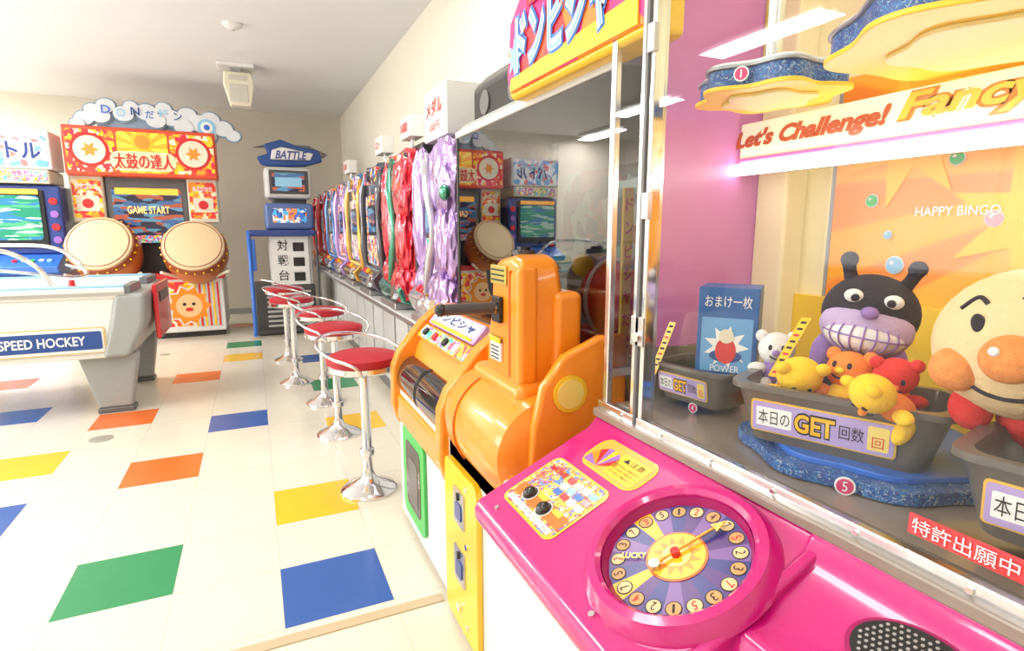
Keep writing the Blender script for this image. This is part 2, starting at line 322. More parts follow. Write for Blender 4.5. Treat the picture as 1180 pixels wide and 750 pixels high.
# ------------------------------------------------------------------ left cabinet
begin('video_arcade_cabinet',(-2.16,7.15,0))
bx('base',-.36,.36,.1,.8,0,.78,DBLUE,.02);bx('kick_panel',-.3,.3,.08,.1,.1,.65,POPB,.01)
profile_pts=[(0,.75),(-.12,.78),(-.14,.84),(.12,.95),(.3,.96),(.3,.75)]
prism('control_deck',[(y,z) for y,z in profile_pts],.74,frame((-.37,0,0),(0,1,0),(0,0,1)),BLUE,.01)
cyl('stick',(-.2,-.02,.88),.008,.09,CHROME);ell('stick_ball',(-.2,-.02,.99),(.035,.035,.035),RED)
for k in range(5): cyl('button_%d'%k,(.0+.07*k,-.02+.02*(k%2),.885),.022,.02,[RED,YELLOW,GREEN,WHITE,SKY][k],(-0,-.4,.9))
bx('monitor_shell',-.38,.4,.15,.75,.95,1.65,DBLUE,.03);bx('monitor_bezel',-.34,.26,.13,.16,1.02,1.6,BLACK,.01)
panel('screen',FY(0,.126,0),.54,.44,SCRG,.004,cx=-.05,cy=1.32);panel('score_strip',FY(0,.12,0),.54,.05,M('amber',(1,.45,.05),.3,emit=1),.003,cx=-.05,cy=1.58)
for k in range(4): cyl('side_lamp_%d'%k,(.33,.15,1.1+.13*k),.035,.02,RED if k%2 else PURPLE,(0,-1,0))
bx('marquee_shelf',-.36,.34,.1,.6,1.66,1.8,CREAM,.02);panel('marquee_lower',FY(0,.097,0),.64,.1,POPM,.004,cy=1.73)
bx('marquee',-.37,.38,.08,.5,1.8,2.18,WHITE,.02);panel('marquee_art',FY(0,.077,0),.7,.33,busy('marquee_pic',[(.9,.92,.95),(.15,.4,.8),(.85,.88,.95),(.4,.6,.85),(.8,.2,.2)],16,emit=.1),.004,cy=1.99)
text('marquee_out','バトル',FY(0,.073,0),.5,.19,TXW,.002,.06,1.98,bold=.07);text('marquee_title','バトル',FY(0,.07,0),.48,.17,DBLUE,.002,.06,1.98,bold=.03)
# ------------------------------------------------------------------ air hockey
begin('air_hockey_table',(-1.75,4.85,0))
EG=M('table_end_grey',(.34,.36,.35),.4);TW=M('table_white',(.78,.78,.74),.35)
prism('body',[(-1.05,.42),(.85,.42),(.93,.78),(-1.05,.78)],1.1,FY(0,.55,0),TW,.02)
prism('end_cap',[(.82,.385),(.97,.385),(1.07,.6),(1.09,.80),(.92,.80),(.88,.6)],1.14,FY(0,.57,0),EG,.03)
prism('end_cap_far',[(-.94,.385),(-1.1,.385),(-1.2,.6),(-1.22,.80),(-1.05,.80),(-1.0,.6)],1.14,FY(0,.57,0),EG,.03)
bx('lower_skirt',-1.0,.86,-.54,.54,.385,.43,TW,.01)
panel('label_border',FY(0,-.5535,0),1.7,.165,M('gold_line',(.7,.52,.22),.4),.003,r=.01,cx=.0,cy=.51)
panel('label_white',FY(0,-.556,0),1.68,.15,WHITE,.003,r=.01,cx=0,cy=.51);panel('label_blue',FY(0,-.559,0),1.66,.115,NAVY,.003,r=.01,cx=0,cy=.51)
for q,cx in enumerate((.53,-.1,-.7)): text('label_text_%d'%q,'SPEED HOCKEY',FY(0,-.563,0),.43,.06,TXW,.002,cx,.51,bold=.02)
bx('play_surface',-1.05,.93,-.5,.5,.775,.8,M('ice_surface',(.62,.78,.9),.15,coat=.5),.002)
bx('centre_line',-.01,.01,-.48,.48,.8,.802,RED)
RD=M('rail_dark',(.16,.18,.2),.3)
for s in (-1,1): bx('rail_%d'%s,-1.1,.98,s*.53-.03,s*.53+.03,.77,.84,TW,.01);bx('rail_top_%d'%s,-1.1,.98,s*.53-.025,s*.53+.025,.84,.852,SKY,.003);bx('rail_bolt_strip_%d'%s,-1.1,.98,s*.565-.003,s*.565+.003,.79,.81,STEEL)
for s in (-1,1):
    for q in (-.35,.35): bx('end_rail',(.98 if s>0 else -1.1)-.03,(.98 if s>0 else -1.1)+.03,q-.2,q+.2,.78,.85,RD,.01)
bx('goal_red',1.09,1.12,-.3,.3,.45,.83,RED,.01);bx('goal_slot',1.115,1.125,-.2,.2,.7,.77,BLACK)
for x in (.7,-.75):
    for s in (-1,1):
        prism('leg',[(x-.04,.4),(x+.3,.4),(x+.24,.03),(x+.05,.03)],.1,FY(0,s*.42+.05,0),EG,.02);bx('foot',x+.04,x+.25,s*.42-.06,s*.42+.06,0,.035,DGREY,.01)
    bx('leg_beam',x+.05,x+.22,-.42,.42,.3,.4,EG,.02)
tube('guard_rail',[(-.3,-.5,.85),(-.25,-.5,1.02),(-.1,-.48,1.08),(.15,-.48,1.09),(.38,-.46,1.07),(.52,-.44,.97),(.58,-.44,.85)],.014,CHROME)
tube('guard_rail_far',[(-.3,.5,.85),(-.25,.5,1.02),(-.1,.48,1.08),(.15,.48,1.09),(.38,.46,1.07),(.52,.44,.97),(.58,.44,.85)],.014,CHROME)
tube('guard_bar',[(.1,-.47,.97),(.3,-.46,.96),(.45,-.45,.94),(.6,-.3,.9),(.65,0,.88),(.6,.3,.9),(.45,.45,.94)],.01,CHROME)
for x,y,c in ((.6,-.1,RED),(-.5,.15,BLUE)): lathe('mallet',[(0,.8),(.05,.8),(.05,.82),(.02,.825),(.018,.86),(0,.865)],c,T(x,y,0))
# ------------------------------------------------------------------ blue tower machine
begin('card_game_machine',(.36,6.85,0))
bx('base',-.38,.27,.1,.75,.0,.58,CHAR,.02)
for k in range(8): bx('vent_%d'%k,-.26,.22,.085,.1,.1+.055*k,.125+.055*k,STEEL,.004)
tube('frame_left',[(-.4,.0,.02),(-.4,.0,1.15),(-.4,.1,1.18),(-.4,.5,1.18)],.022,BLUE,smooth=False);tube('frame_right',[(.3,.0,.02),(.3,.0,1.15),(.3,.1,1.18),(.3,.5,1.18)],.014,CHAR,smooth=False)
tube('frame_low',[(-.4,0,.06),(.3,0,.06)],.016,CHAR,smooth=False);bx('frame_plate',-.42,-.34,.0,.05,.75,1.1,BLUE,.01)
bx('console',-.4,.3,.0,.6,1.13,1.2,DBLUE,.02);bx('column',-.2,.26,.12,.7,.5,1.15,LGREY,.02)
bx('white_board',-.18,.22,.1,.125,.58,1.13,WHITE,.005)
for k,ch in enumerate('対戦台'):
    text('board_char_%d'%k,ch,FY(0,.098,0),.11,.12,TXB,.002,-.06,1.03-.17*k,bold=.02);bx('board_block_%d'%k,.05,.17,.095,.1,.96-.17*k,1.06-.17*k,TXB)
bx('lower_monitor',-.22,.3,.1,.6,1.2,1.5,M('slate_blue',(.1,.17,.4),.3),.04);panel('lower_screen',FY(0,.097,0),.36,.16,POPB,.004,cx=.04,cy=1.36)
bx('upper_neck',-.12,.24,.25,.6,1.48,1.6,CHAR,.02);bx('upper_monitor',-.2,.3,.12,.6,1.55,1.9,LGREY,.05);bx('upper_bezel',-.15,.26,.112,.125,1.6,1.86,CHAR,.02)
panel('upper_screen',FY(0,.110,0),.34,.2,SCR,.004,cx=.05,cy=1.73);panel('upper_strip',FY(0,.105,0),.28,.1,SKY,.004,cx=.05,cy=1.73)
prism('crest',[(-.22,1.92),(-.1,1.9),(.25,1.92),(.44,1.98),(.4,2.1),(.2,2.13),(.0,2.2),(-.18,2.14),(-.14,2.04),(-.26,2.0)],.12,FY(0,.3,0),NAVY,.02)
prism('crest_silver',[(-.12,1.97),(.3,1.98),(.34,2.06),(.0,2.12),(-.1,2.08)],.03,FY(0,.178,0),STEEL,.01);text('crest_text','BATTLE',FY(0,.146,0),.34,.09,DBLUE,.002,.1,2.03,bold=.03,shear=.3)
prism('crest_fin',[(-.3,2.1),(-.1,2.16),(.3,2.15),(.5,2.06),(.45,2.02),(.2,2.11),(-.1,2.11)],.04,FY(0,.24,0),DGREY,.01)
# ------------------------------------------------------------------ slot machines
def foil(n,c): return M(n,c,.16,.55,coat=.9,var=.35,scale=9,bump=.35)
FO=[foil('foil_purple',(.46,.3,.66)),foil('foil_red',(.72,.02,.05)),foil('foil_dark',(.1,.1,.13)),foil('foil_blue',(.08,.2,.5)),foil('foil_silver',(.5,.5,.55)),foil('foil_gold',(.7,.4,.08)),foil('foil_red2',(.65,.05,.04)),foil('foil_green',(.05,.3,.2))]
PFS=[busy('playfield_%d'%k,c,34,emit=.3,rough=.2) for k,c in enumerate(([(.5,.35,.7),(.05,.4,.3),(.8,.8,.85),(.25,.05,.4),(.7,.4,.15)],[(.7,.03,.03),(.85,.45,.08),(.05,.05,.08),(.8,.8,.8),(.5,.0,.1)],[(.06,.2,.6),(.8,.8,.8),(.7,.05,.05),(.03,.03,.06),(.9,.6,.08)]))]
for k in range(8):
    yc=2.68+.78*k;c=FO[k];c2=FO[(k*3+4)%8];pf=PFS[k%3];top=1.60 if k==0 else 1.68
    begin('slot_machine',(.82,yc,0),-90)
    bx('base',-.385,.385,.05,.46,0,.7,DGREY,.01);bx('base_panel_l',-.36,-.02,.035,.055,.1,.66,LGREY,.01);bx('base_panel_r',.02,.36,.035,.055,.1,.66,LGREY,.01)
    bx('counter',-.388,.388,-.1,.46,.7,.735,LGREY,.01);bx('counter_edge',-.388,.388,-.105,-.095,.705,.73,STEEL,.002);bx('coin_tray',-.2,.2,-.09,.02,.735,.775,STEEL,.008);bx('coin_tray_in',-.17,.17,-.07,.0,.77,.779,CHAR)
    bx('cabinet',-.33,.33,.06,.46,.735,top,BLACK,.015);bx('divider',.345,.375,.0,.46,.735,1.3,CHAR,.008)
    out=[];hh=(top-.80)/2;zc=.80+hh-.005
    for q in range(72):
        a=2*pi*q/72;ca,sa=cos(a),sin(a);rx,rz=.31,hh*.96;e=.3
        x=rx*(abs(ca)**e)*(1 if ca>0 else -1);z=rz*(abs(sa)**e)*(1 if sa>0 else -1);m_=1+.02*cos(13*a+k)
        out.append((x*m_,zc+z*m_))
    prism('ornate_front_frame',out,.07,FY(0,.07,0),c,.014)
    panel('playfield',FY(0,-.002,0),.5,.5,pf,.008,r=.04,cy=1.2);panel('lcd_frame',FY(0,-.011,0),.3,.22,BLACK,.006,r=.02,cy=1.27);panel('lcd',FY(0,-.016,0),.25,.17,SCR,.006,cy=1.27)
    panel('header_lamp',FY(0,-.002,0),.5,.1,pf,.02,r=.03,cy=top-.1);disc('header_gem',FY(0,-.024,0),.04,c2,.02,0,top-.1)
    panel('side_art',frame((.332,.26,1.18),(0,1,0),(0,0,1)),.36,.8,pf,.003)
    prism('pod',[(.03,.76),(-.06,.78),(-.09,.86),(-.02,.93),(.03,.95)],.56,frame((-.28,0,0),(0,1,0),(0,0,1)),c2,.015)
    cyl('handle',(.2,-.07,.84),.045,.03,CHROME,(0,-1,.3))
    for q in (-.12,-.05,.02): cyl('button',(q,-.055,.90),.02,.02,RED if q<0 else YELLOW,(0,-.7,.7))
    if k<2:
        crumple('wrap_upper',(.19,-.005,1.42),(.15,.065,.18),c,seed=1+k*5)
        crumple('wrap_middle',(.22,-.01,1.14),(.11,.06,.18),c,seed=2+k*5)
        crumple('wrap_lower',(.17,-.015,.89),(.15,.07,.12),c,seed=3+k*5)
        crumple('wrap_far',(-.24,0,1.3),(.08,.05,.3),c,seed=4+k*5);crumple('wrap_far_low',(-.2,0,.9),(.11,.06,.12),c,seed=8+k*5)
        tube('wrap_edge',[(.05,-.06,1.55),(.10,-.075,1.4),(.16,-.07,1.2),(.10,-.07,1.05),(.05,-.08,.9)],.018,c2,radii=[.6,1.3,.8,1.4,.6])
        if k==0: ell('green_gem',(.3,-.055,1.36),(.035,.025,.035),FO[7]);crumple('white_base_wrap',(.05,-.06,.83),(.16,.05,.055),FO[4],seed=43)
        else: crumple('white_piece',(.02,-.03,1.2),(.08,.04,.14),FO[4],seed=47)
    else:
        for s in (-1,1): tube('side_ornament_%d'%s,[(s*.3,-.0,.85),(s*.32,-.02,1.05),(s*.30,-.03,1.25),(s*.32,-.02,1.45),(s*.28,-.0,1.6)],.02,c2,radii=[.7,1.5,.8,1.6,.8])
    if k in (1,2,4): bx('sign_box',-.11,.11,.05,.14,1.74,1.86,WHITE,.006);text('sign_text',['メダル','100','スロット','100','100'][k%5],FY(0,.047,0),.15,.055,TXR,.002,0,1.80,bold=.02);cyl('sign_post',(0,.1,1.66),.012,.1,CHROME)
begin('price_sign_box',(.82,2.68,0),-90)
bx('box',-.28,.09,.03,.28,1.64,1.88,M('sign_box_white',(.7,.7,.68),.4),.006);bx('base',-.25,.06,.08,.26,1.602,1.645,BLACK,.005);text('sign_text','メダル',FY(0,.027,0),.26,.08,TXR,.002,-.1,1.79,bold=.02);text('sign_text_2','100円',FY(0,.027,0),.18,.04,TXR,.002,-.1,1.70)
# ------------------------------------------------------------------ stools
def stool(x,y,rz=0,h=.63):
    begin('bar_stool',(x,y,0),rz)
    lathe('base',[(0,0),(.128,0),(.128,.01),(.12,.018),(.07,.04),(.035,.065),(.024,.1),(.022,.16),(.022,h-.06),(.05,h-.05),(.05,h-.04),(0,h-.04)],CHROME,None,48)
    lathe('footrest',[(.028,.17),(.034,.175),(.034,.2),(.028,.205)],CHROME)
    lathe('seat_rim',[(0,h-.045),(.14,h-.045),(.163,h-.03),(.163,h-.01),(.155,h-.005),(0,h-.005)],CHROME,None,48)
    lathe('cushion',[(0,h-.01),(.155,h-.01),(.162,h+.006),(.158,h+.024),(.13,h+.034),(0,h+.038)],REDV,None,48)
    pts=[(.1,-.13,h-.035)]
    for q in range(9):
        a=radians(-60-240*q/8);pts.append((.2*cos(a)-.0,.2*sin(a),h+.015+.09*sin(pi*q/8)))
    pts.append((.1,.13,h-.035))
    tube('back_rail',pts,.007,CHROME)
for x,y,r,h in ((.415,2.53,-50,.62),(.39,3.34,-60,.63),(.385,4.02,-40,.64),(.24,4.66,-20,.66),(.23,5.53,20,.66)): stool(x,y,r,h)
# ------------------------------------------------------------------ orange prize machine (world coords)
beginw('pusher_prize_machine',(.9,1.65,0))
bx('lower_body',.50,1.22,1.13,2.22,.03,.62,WHITE,.012);bx('plinth',.53,1.2,1.15,2.2,0,.04,BLACK)
bx('rear_body',.76,1.24,1.12,2.2,.6,.85,CHAR,.01)
sidep=[(.495,.42),(.47,.5),(.475,.66),(.5,.72),(.6,.84),(.68,.9),(.76,.9),(.76,.42)]
profile('flank_far',sidep,2.25,2.19,ORANGE,.012)
profile('flank_mid',sidep,1.62,1.56,ORANGE,.012)
profile('deck_body',[(.53,.44),(.515,.5),(.515,.56),(.58,.76),(.67,.86),(.76,.865),(.76,.44)],2.19,1.62,ORANGE,.01)
bx('front_beam',.485,.53,1.6,2.2,.44,.55,ORANGE,.02)
arc=[(.515,.545)]+[(.565-.075*cos(radians(a)),.61+.09*sin(radians(a))) for a in range(-25,110,9)]+[(.62,.76)]
profile('coin_roll_dome',arc+[(.62,.6)],2.185,1.625,M('dome_black',(.012,.012,.016),.08,coat=.8))
for q in range(2): profile('dome_rib_%d'%q,[(a-.002,b+.002) for a,b in arc]+[(.62,.6)],1.92+.015*q,1.916+.015*q,CHAR)
sx=Vector((.67-.58,0,.865-.765)).normalized()
DF=frame((.63,1.9,.815),(0,-1,0),sx)@T(0,0,.01)
panel('button_strip_base',DF,.57,.062,ORANGE,.011,r=.012,cy=-.03);panel('button_strip',DF,.54,.05,POPM,.013,r=.01,cy=-.03)
for q in range(4):
    cyl('deck_button_%d'%q,DF@Vector((-.2+.12*q,-.03,.012)),.016,.012,[BLACK,RED,BLACK,WHITE][q],DF.to_3x3()@Vector((0,0,1)))
panel('control_panel',DF,.5,.075,LAV,.018,r=.012,cy=.045);panel('control_panel_white',DF,.46,.048,TXW,.0195,r=.01,cy=.052)
text('control_text','ドンピシャ',DF,.4,.037,DBLUE,.021,0,.052,bold=.04);panel('control_line',DF,.44,.012,YELLOW,.021,r=.004,cy=.017)
lathe('round_hopper',[(0,0),(.1,0),(.135,.02),(.15,.07),(.15,.36),(.135,.42),(.1,.44),(0,.44)],ORANGE,zmat((.62,1.13,.66),(0,1,0)),56)
bx('hopper_skirt',.5,.76,1.13,1.58,.5,.66,ORANGE,.03)
tube('hopper_seam',[(.62+.152*cos(radians(a)),1.42,.66+.152*sin(radians(a))) for a in range(60,250,15)],.003,DORANGE)
prism('tower',[(1.21,.76),(1.46,.76),(1.45,.90),(1.42,.98),(1.41,1.09),(1.37,1.125),(1.28,1.14),(1.23,1.125),(1.21,1.05)],.115,frame((.58,0,0),(0,1,0),(0,0,1)),ORANGE,.022)
prism('tower_fin',[(1.2,.82),(1.26,.82),(1.26,1.1),(1.2,1.12)],.055,frame((.565,0,0),(0,1,0),(0,0,1)),ORANGE,.015)
bx('tower_recess',.574,.582,1.275,1.285,.80,1.1,DORANGE)
bx('tower_foot',.55,.76,1.18,1.5,.74,.83,ORANGE,.03);bx('tower_back_fin',.66,.74,1.19,1.3,.8,1.05,ORANGE,.02)
bx('tower_slot_frame',.574,.58,1.30,1.40,1.06,1.11,M('gold_plate',(.6,.5,.12),.3,.5),.003)
for q in range(3): bx('tower_slot_print_%d'%q,.572,.576,1.31,1.39,1.07+.013*q,1.074+.013*q,TXB)
bx('tower_slot',.566,.578,1.325,1.375,.96,1.03,BLACK,.004);bx('tower_slot_tab',.560,.57,1.34,1.36,.985,1.0,YELLOW,.001)
cyl('tower_cap',(.64,1.33,1.135),.03,.014,CHAR);cyl('tower_cap_2',(.64,1.33,1.149),.018,.008,BLACK)
bx('warning_label',.572,.58,1.33,1.40,.855,.92,WHITE,.002);bx('warning_label_top',.570,.579,1.33,1.40,.905,.92,YELLOW,.001)
for q in range(4): bx('warning_line_%d'%q,.570,.576,1.34,1.39,.862+.01*q,.865+.01*q,TXB)
cyl('push_rod',(.44,1.355,1.0),.007,.36,STEEL,(1,-.1,0));cyl('push_rod_grip',(.42,1.355,1.0),.015,.14,CHAR,(1,-.1,0));ell('push_rod_knob',(.42,1.355,1.0),(.017,.017,.017),BLACK,seg=16)
capf=frame((0,1.14,0),(1,0,0),(0,0,1))
prism('end_panel',[(.55,.58),(.56,.74),(.585,.84),(.64,.91),(.74,.95),(.82,.95),(.82,.58)],.03,capf,ORANGE,.012)
disc('end_disc',frame((0,1.108,0),(1,0,0),(0,0,1)),.045,YELLOW,.004,.655,.82);disc('end_disc_in',frame((0,1.104,0),(1,0,0),(0,0,1)),.035,M('yellow_soft',(.85,.65,.15),.4),.003,.655,.82)
for q in range(4): cyl('end_screw_%d'%q,(.60+.06*q,1.112,.64+.02*q),.006,.005,CHROME,(0,-1,0))
FF=FX(.4985,1.97,.275)
panel('green_door',FF,.30,.36,GREEN,.010,r=.04);panel('green_door_hole',FF,.2,.26,BLACK,.0115,r=.03);panel('door_inner_lip',FF,.13,.18,DGREY,.0125,r=.02,cy=-.02)
panel('red_label',FX(.497,2.0,.5),.14,.035,WHITE,.003,cx=-.06);text('red_label_text','PRIZE',FX(.494,2.0,.5),.12,.024,TXR,.001,-.06,0,bold=.03)
panel('coin_column',FX(.499,1.42,.285),.27,.5,YELLOW,.016,r=.03)
for q,z in enumerate((.42,.24)):
    panel('coin_plate_%d'%q,FX(.484,1.42,z),.09,.11,STEEL,.005,r=.01);panel('coin_window_%d'%q,FX(.479,1.42,z),.05,.05,DBLUE,.003,r=.01,cy=-.01);bx('coin_slit_%d'%q,.473,.479,1.415,1.425,z+.025,z+.045,BLACK)
for q,z in enumerate((.5,.33,.08)): cyl('screw_%d'%q,(.484,1.36,z),.009,.006,CHROME,(-1,0,0))
cyl('lock',(.484,1.42,.11),.014,.012,CHROME,(-1,0,0))
bx('case_back',1.2,1.24,1.1,2.18,.85,1.6,M('case_back_grey',(.25,.27,.27),.3),.005)
bx('case_floor',.77,1.2,1.1,2.18,.85,.87,GREY);bx('case_roof',.77,1.24,1.1,2.18,1.56,1.6,GREY,.01)
bx('case_front_glass',.752,.755,1.1,2.16,.87,1.56,SMOKE);bx('case_far_glass',.76,1.2,2.16,2.163,.87,1.56,SMOKE);bx('case_near_glass',.76,1.2,1.1,1.103,.87,1.56,GLASS)
bx('case_post',.748,.765,2.155,2.175,.85,1.58,BLACK,.004);bx('case_top_trim',.745,.77,1.1,2.17,1.55,1.575,LGREY,.004)
bx('inner_shelf',.95,1.18,1.45,2.1,1.02,1.04,GREY,.004);panel('inner_art',FX(1.198,1.65,1.25),.9,.35,busy('inner_dim',[(.05,.1,.12),(.15,.3,.25),(.08,.08,.12),(.3,.32,.3),(.3,.1,.08)],14,emit=.1),.004)
ell('red_capsule',(.87,1.26,1.02),(.08,.11,.10),RED);tube('red_capsule_band',[(.87+.083*cos(a_),1.26,1.02+.103*sin(a_)) for a_ in [2*pi*q/16 for q in range(16)]],.006,WHITE,closed=True);bx('red_capsule_stand',.82,.94,1.16,1.36,.87,.94,RED,.02)
for q in range(4): ell('prize_ball_%d'%q,(1.03,1.52+.15*q,1.08),(.04,.04,.04),[BLUE,YELLOW,GREEN,WHITE][q],seg=20)
bx('inner_column',1.0,1.06,1.16,1.24,.87,1.56,POPM,.004);bx('inner_yellow_strip',.80,.83,1.12,1.13,.87,1.3,YELLOW,.004)
for q in range(7): text('inner_strip_char_%d'%q,'ドンピシャだ!'[q],frame((.815,1.118,1.26-.055*q),(1,0,0),(0,0,1)),.022,.03,TXR,.001,bold=.02)
# header
hs=[(-.53,0),(-.55,.05),(-.53,.20),(-.47,.25),(-.2,.30),(.1,.36),(.1,0)]
prism('header_back',hs,.09,FX(.79,1.02,1.565),YELLOW,.015)
prism('header_face',[(x*.96,y*.90+.016) for x,y in hs],.006,FX(.698,1.02,1.565),busy('header_art',[(.8,.04,.05),(.9,.22,.03),(.7,.03,.2),(.85,.1,.04)],13,emit=.2))
prism('header_yellow_band',[(-.5,.018),(-.5,.05),(.08,.075),(.08,.018)],.003,FX(.691,1.02,1.565),YELLOW)
HT=FX(.688,1.02,1.565)
TB=M('title_blue',(.03,.2,.65),.4,emit=.1)
text('header_title_out','ドンピシャ',HT,.47,.17,TB,.001,-.235,.125,bold=.10);text('header_title_mid','ドンピシャ',HT,.46,.155,TXW,.003,-.235,.125,bold=.05);text('header_title','ドンピシャ',HT,.45,.145,M('title_cyan',(.25,.5,.85),.4,emit=.1),.005,-.235,.125,bold=-.01)
panel('header_plate',HT,.19,.075,M('title_red',(.45,.01,.06),.4,emit=.1),.003,cx=-.3,cy=.24);text('header_sub','冒険',HT,.16,.062,YELLOW,.005,-.3,.24,bold=.03)
star('header_burst_star',HT,.05,.025,8,SKY,.002,-.47,.10)
bx('header_support',.79,1.2,1.1,1.6,1.6,1.75,CHAR,.01)
beginw('black_speaker_cabinet',(1.0,2.0,1.6))
profile('body',[(.86,1.602),(.86,1.76),(.92,1.82),(1.25,1.82),(1.25,1.602)],2.27,1.65,CHAR,.015);bx('front_panel',.852,.862,1.7,2.24,1.63,1.74,BLACK,.005)
for q,y in enumerate((1.85,2.12)): cyl('cone_%d'%q,(.853,y,1.685),.045,.006,DGREY,(-1,0,0))
# ------------------------------------------------------------------ crane game (world coords)
beginw('crane_game_machine',(.8,.2,0))
Y0,Y1=-.7,1.04;K=.4516;KA=atan(K)
def SL(X,Y,off=0):
    return frame((X-sin(KA)*off,Y,.64+K*(X-.39)+cos(KA)*off),(0,-1,0),(cos(KA),0,sin(KA)))
CW=M('crane_white',(.85,.85,.84),.25,coat=.3)
bx('lower_front',.42,1.22,Y0,Y1-.03,.04,.62,CW,.01);bx('plinth',.45,1.2,Y0+.02,Y1-.05,0,.05,BLACK)
def plane(x,o=0): return .64+K*(x-.39)+o
profile('pink_console',[(.40,.585),(.385,.60),(.384,.625),(.392,plane(.392)),(.66,plane(.66)),(.69,plane(.66)+.03),(.72,plane(.66)+.03),(.72,.585)],Y1,.475,PINK,.012,seg=4)
profile('pink_console_low',[(.40,.54),(.385,.56),(.39,.585),(.42,.605),(.48,.625),(.53,.70),(.56,plane(.56)-.012),(.655,plane(.655)-.008),(.68,plane(.66)+.03),(.72,plane(.66)+.03),(.72,.54)],.49,Y0,PINK,.012,seg=4)
prism('module_cheek',[(.392,.60),(.392,plane(.392,.004)),(.68,plane(.68,.004)),(.68,.60)],.02,frame((0,.482,0),(1,0,0),(0,0,1)),PINK,.006)
ART=busy('sticker_art',[(.8,.22,.06),(.95,.65,.08),(.75,.05,.08),(.85,.75,.5),(.06,.22,.6),(.95,.42,.05)],70,emit=0)
s=SL(.50,.90,.0005)
panel('control_sticker_edge',s,.20,.15,YELLOW,.001,r=.02);panel('control_sticker',s,.19,.14,ART,.0018,r=.018)
for q in range(4):
    for w in range(3): panel('arrow_tile',s,.022,.014,[BLUE,TXW,RED,SKY,TXW][(q*2+w)%5],.0028,r=.003,cx=.0+.026*q,cy=.010+.018*w)
panel('sticker_red_band',s,.18,.03,DORANGE,.0022,r=.006,cx=0,cy=-.033)
for a,b in ((-.045,-.03),(.02,-.035)):
    disc('button_ring',s,.019,TXW,.003,a,b);disc('button_ring_in',s,.017,CHAR,.0034,a,b);lathe('push_button',[(0,.012),(.008,.011),(.013,.007),(.014,0)],BLACK,s@T(a,b,.003))
    panel('button_tag',s,.03,.012,YELLOW,.003,r=.004,cx=a+.034,cy=b+.012)
text('sticker_brand','MOVE',s,.06,.014,TXR,.0032,-.05,.045,bold=.03)
panel('small_text',s,.17,.012,TXW,.0028,r=.003,cy=-.060);text('small_text_print','ボタンをおしてね',s,.15,.008,TXB,.0032,0,-.060)
s=SL(.625,.865,.0005)
panel('fan_sticker_edge',s,.18,.088,YELLOW,.0008,r=.03);panel('fan_sticker',s,.172,.08,M('fan_yellow',(.85,.42,.06),.35),.0014,r=.028)
for q in range(7):
    a0=radians(180-22*q);a1=radians(180-22*(q+1))
    prism('fan_wedge_%d'%q,[(-.035,-.033),(-.035+.045*cos(a1),-.033+.055*sin(a1)),(-.035+.045*cos(a0),-.033+.055*sin(a0))],.002,s,[PURPLE,ORANGE,RED,PURPLE,YELLOW,PURPLE,RED][q])
panel('fan_notice',s,.085,.06,YELLOW,.002,r=.004,cx=.035,cy=-.004)
text('fan_notice_title','▲注意',s,.06,.014,TXB,.0025,.035,.014);
for q in range(3): text('fan_notice_line_%d'%q,'ボタンをおして景品をゲット',s,.075,.006,TXB,.0025,.035,-.004-.01*q)
s=SL(.55,.605,0)@Matrix.Scale(1.15,4,(1,0,0))@Matrix.Scale(1.15,4,(0,1,0))
lathe('dial_rim',[(.098,.0),(.1,.020),(.106,.026),(.117,.024),(.127,.008),(.13,-.002)],PINK,s,72)
lathe('dial_rim_inner',[(.092,.001),(.0985,.016),(.1,.0)],PINKD,s,72)
disc('dial_face',s,.097,NAVY,.002,seg=64)
wm=[M('wedge_a',(.09,.035,.2),.3),M('wedge_b',(.04,.04,.22),.3),M('wedge_c',(.2,.1,.33),.3),M('wedge_y',(.95,.5,.03),.3)]
NC=[M('num_cream',(.75,.55,.28),.4),M('num_orange',(.65,.33,.12),.4)]
N=20
for q in range(N):
    a0=2*pi*q/N;a1=2*pi*(q+1)/N;am=(a0+a1)/2
    m=wm[3] if q in (9,14) else wm[q%3]
    prism('wedge_%d'%q,[(.03*cos(a0),.03*sin(a0)),(.092*cos(a0),.092*sin(a0)),(.093*cos(am),.093*sin(am)),(.092*cos(a1),.092*sin(a1)),(.03*cos(a1),.03*sin(a1))],.003,s,m)
    disc('number_ring_%d'%q,s,.0108,TXB,.0034,.08*cos(am),.08*sin(am),seg=16);disc('number_%d'%q,s,.0092,NC[q%2],.0038,.08*cos(am),.08*sin(am),seg=16)
    text('digit_%d'%q,str([7,3,2,5,7,4,2,1,5,3][q%10]),s@Matrix.Rotation(am-pi/2,4,'Z'),.006 if [7,3,2,5,7,4,2,1,5,3][q%10]!=1 else .003,.012,TXB if q%3 else TXR,.0043,0,.08)
disc('dial_centre_ring',s,.041,M('centre_red',(.7,.15,.02),.3),.0043);disc('dial_centre',s,.038,M('centre_yellow',(.95,.55,.03),.3),.0048);star('dial_burst',s,.034,.02,12,M('centre_orange',(.9,.3,.03),.3),.0052);disc('dial_core',s,.019,YELLOW,.0057)
s2=s@Matrix.Rotation(radians(42),4,'Z')
text('lucky','LUCKY',s2,.035,.010,YELLOW,.0062,-.057,0,bold=.03)
tube('pointer',[s@Vector((-.006,-.030,.012)),s@Vector((.010,.066,.012))],.0026,GOLD,smooth=False)
prism('pointer_tip',[(.003,.062),(.0175,.059),(.0125,.079)],.003,s@T(0,0,.011),GOLD);disc('pointer_hub',s,.006,TXR,.016)
disc('pointer_weight',s,.007,STEEL,.014,-.006,-.031)
sl=SL(.612,.305,-.009)
disc('speaker_ring',sl,.073,PINKD,.006,ry=.050,seg=48);disc('speaker_mesh',sl,.067,BLACK,.008,ry=.045,seg=48)
bm=bmesh.new()
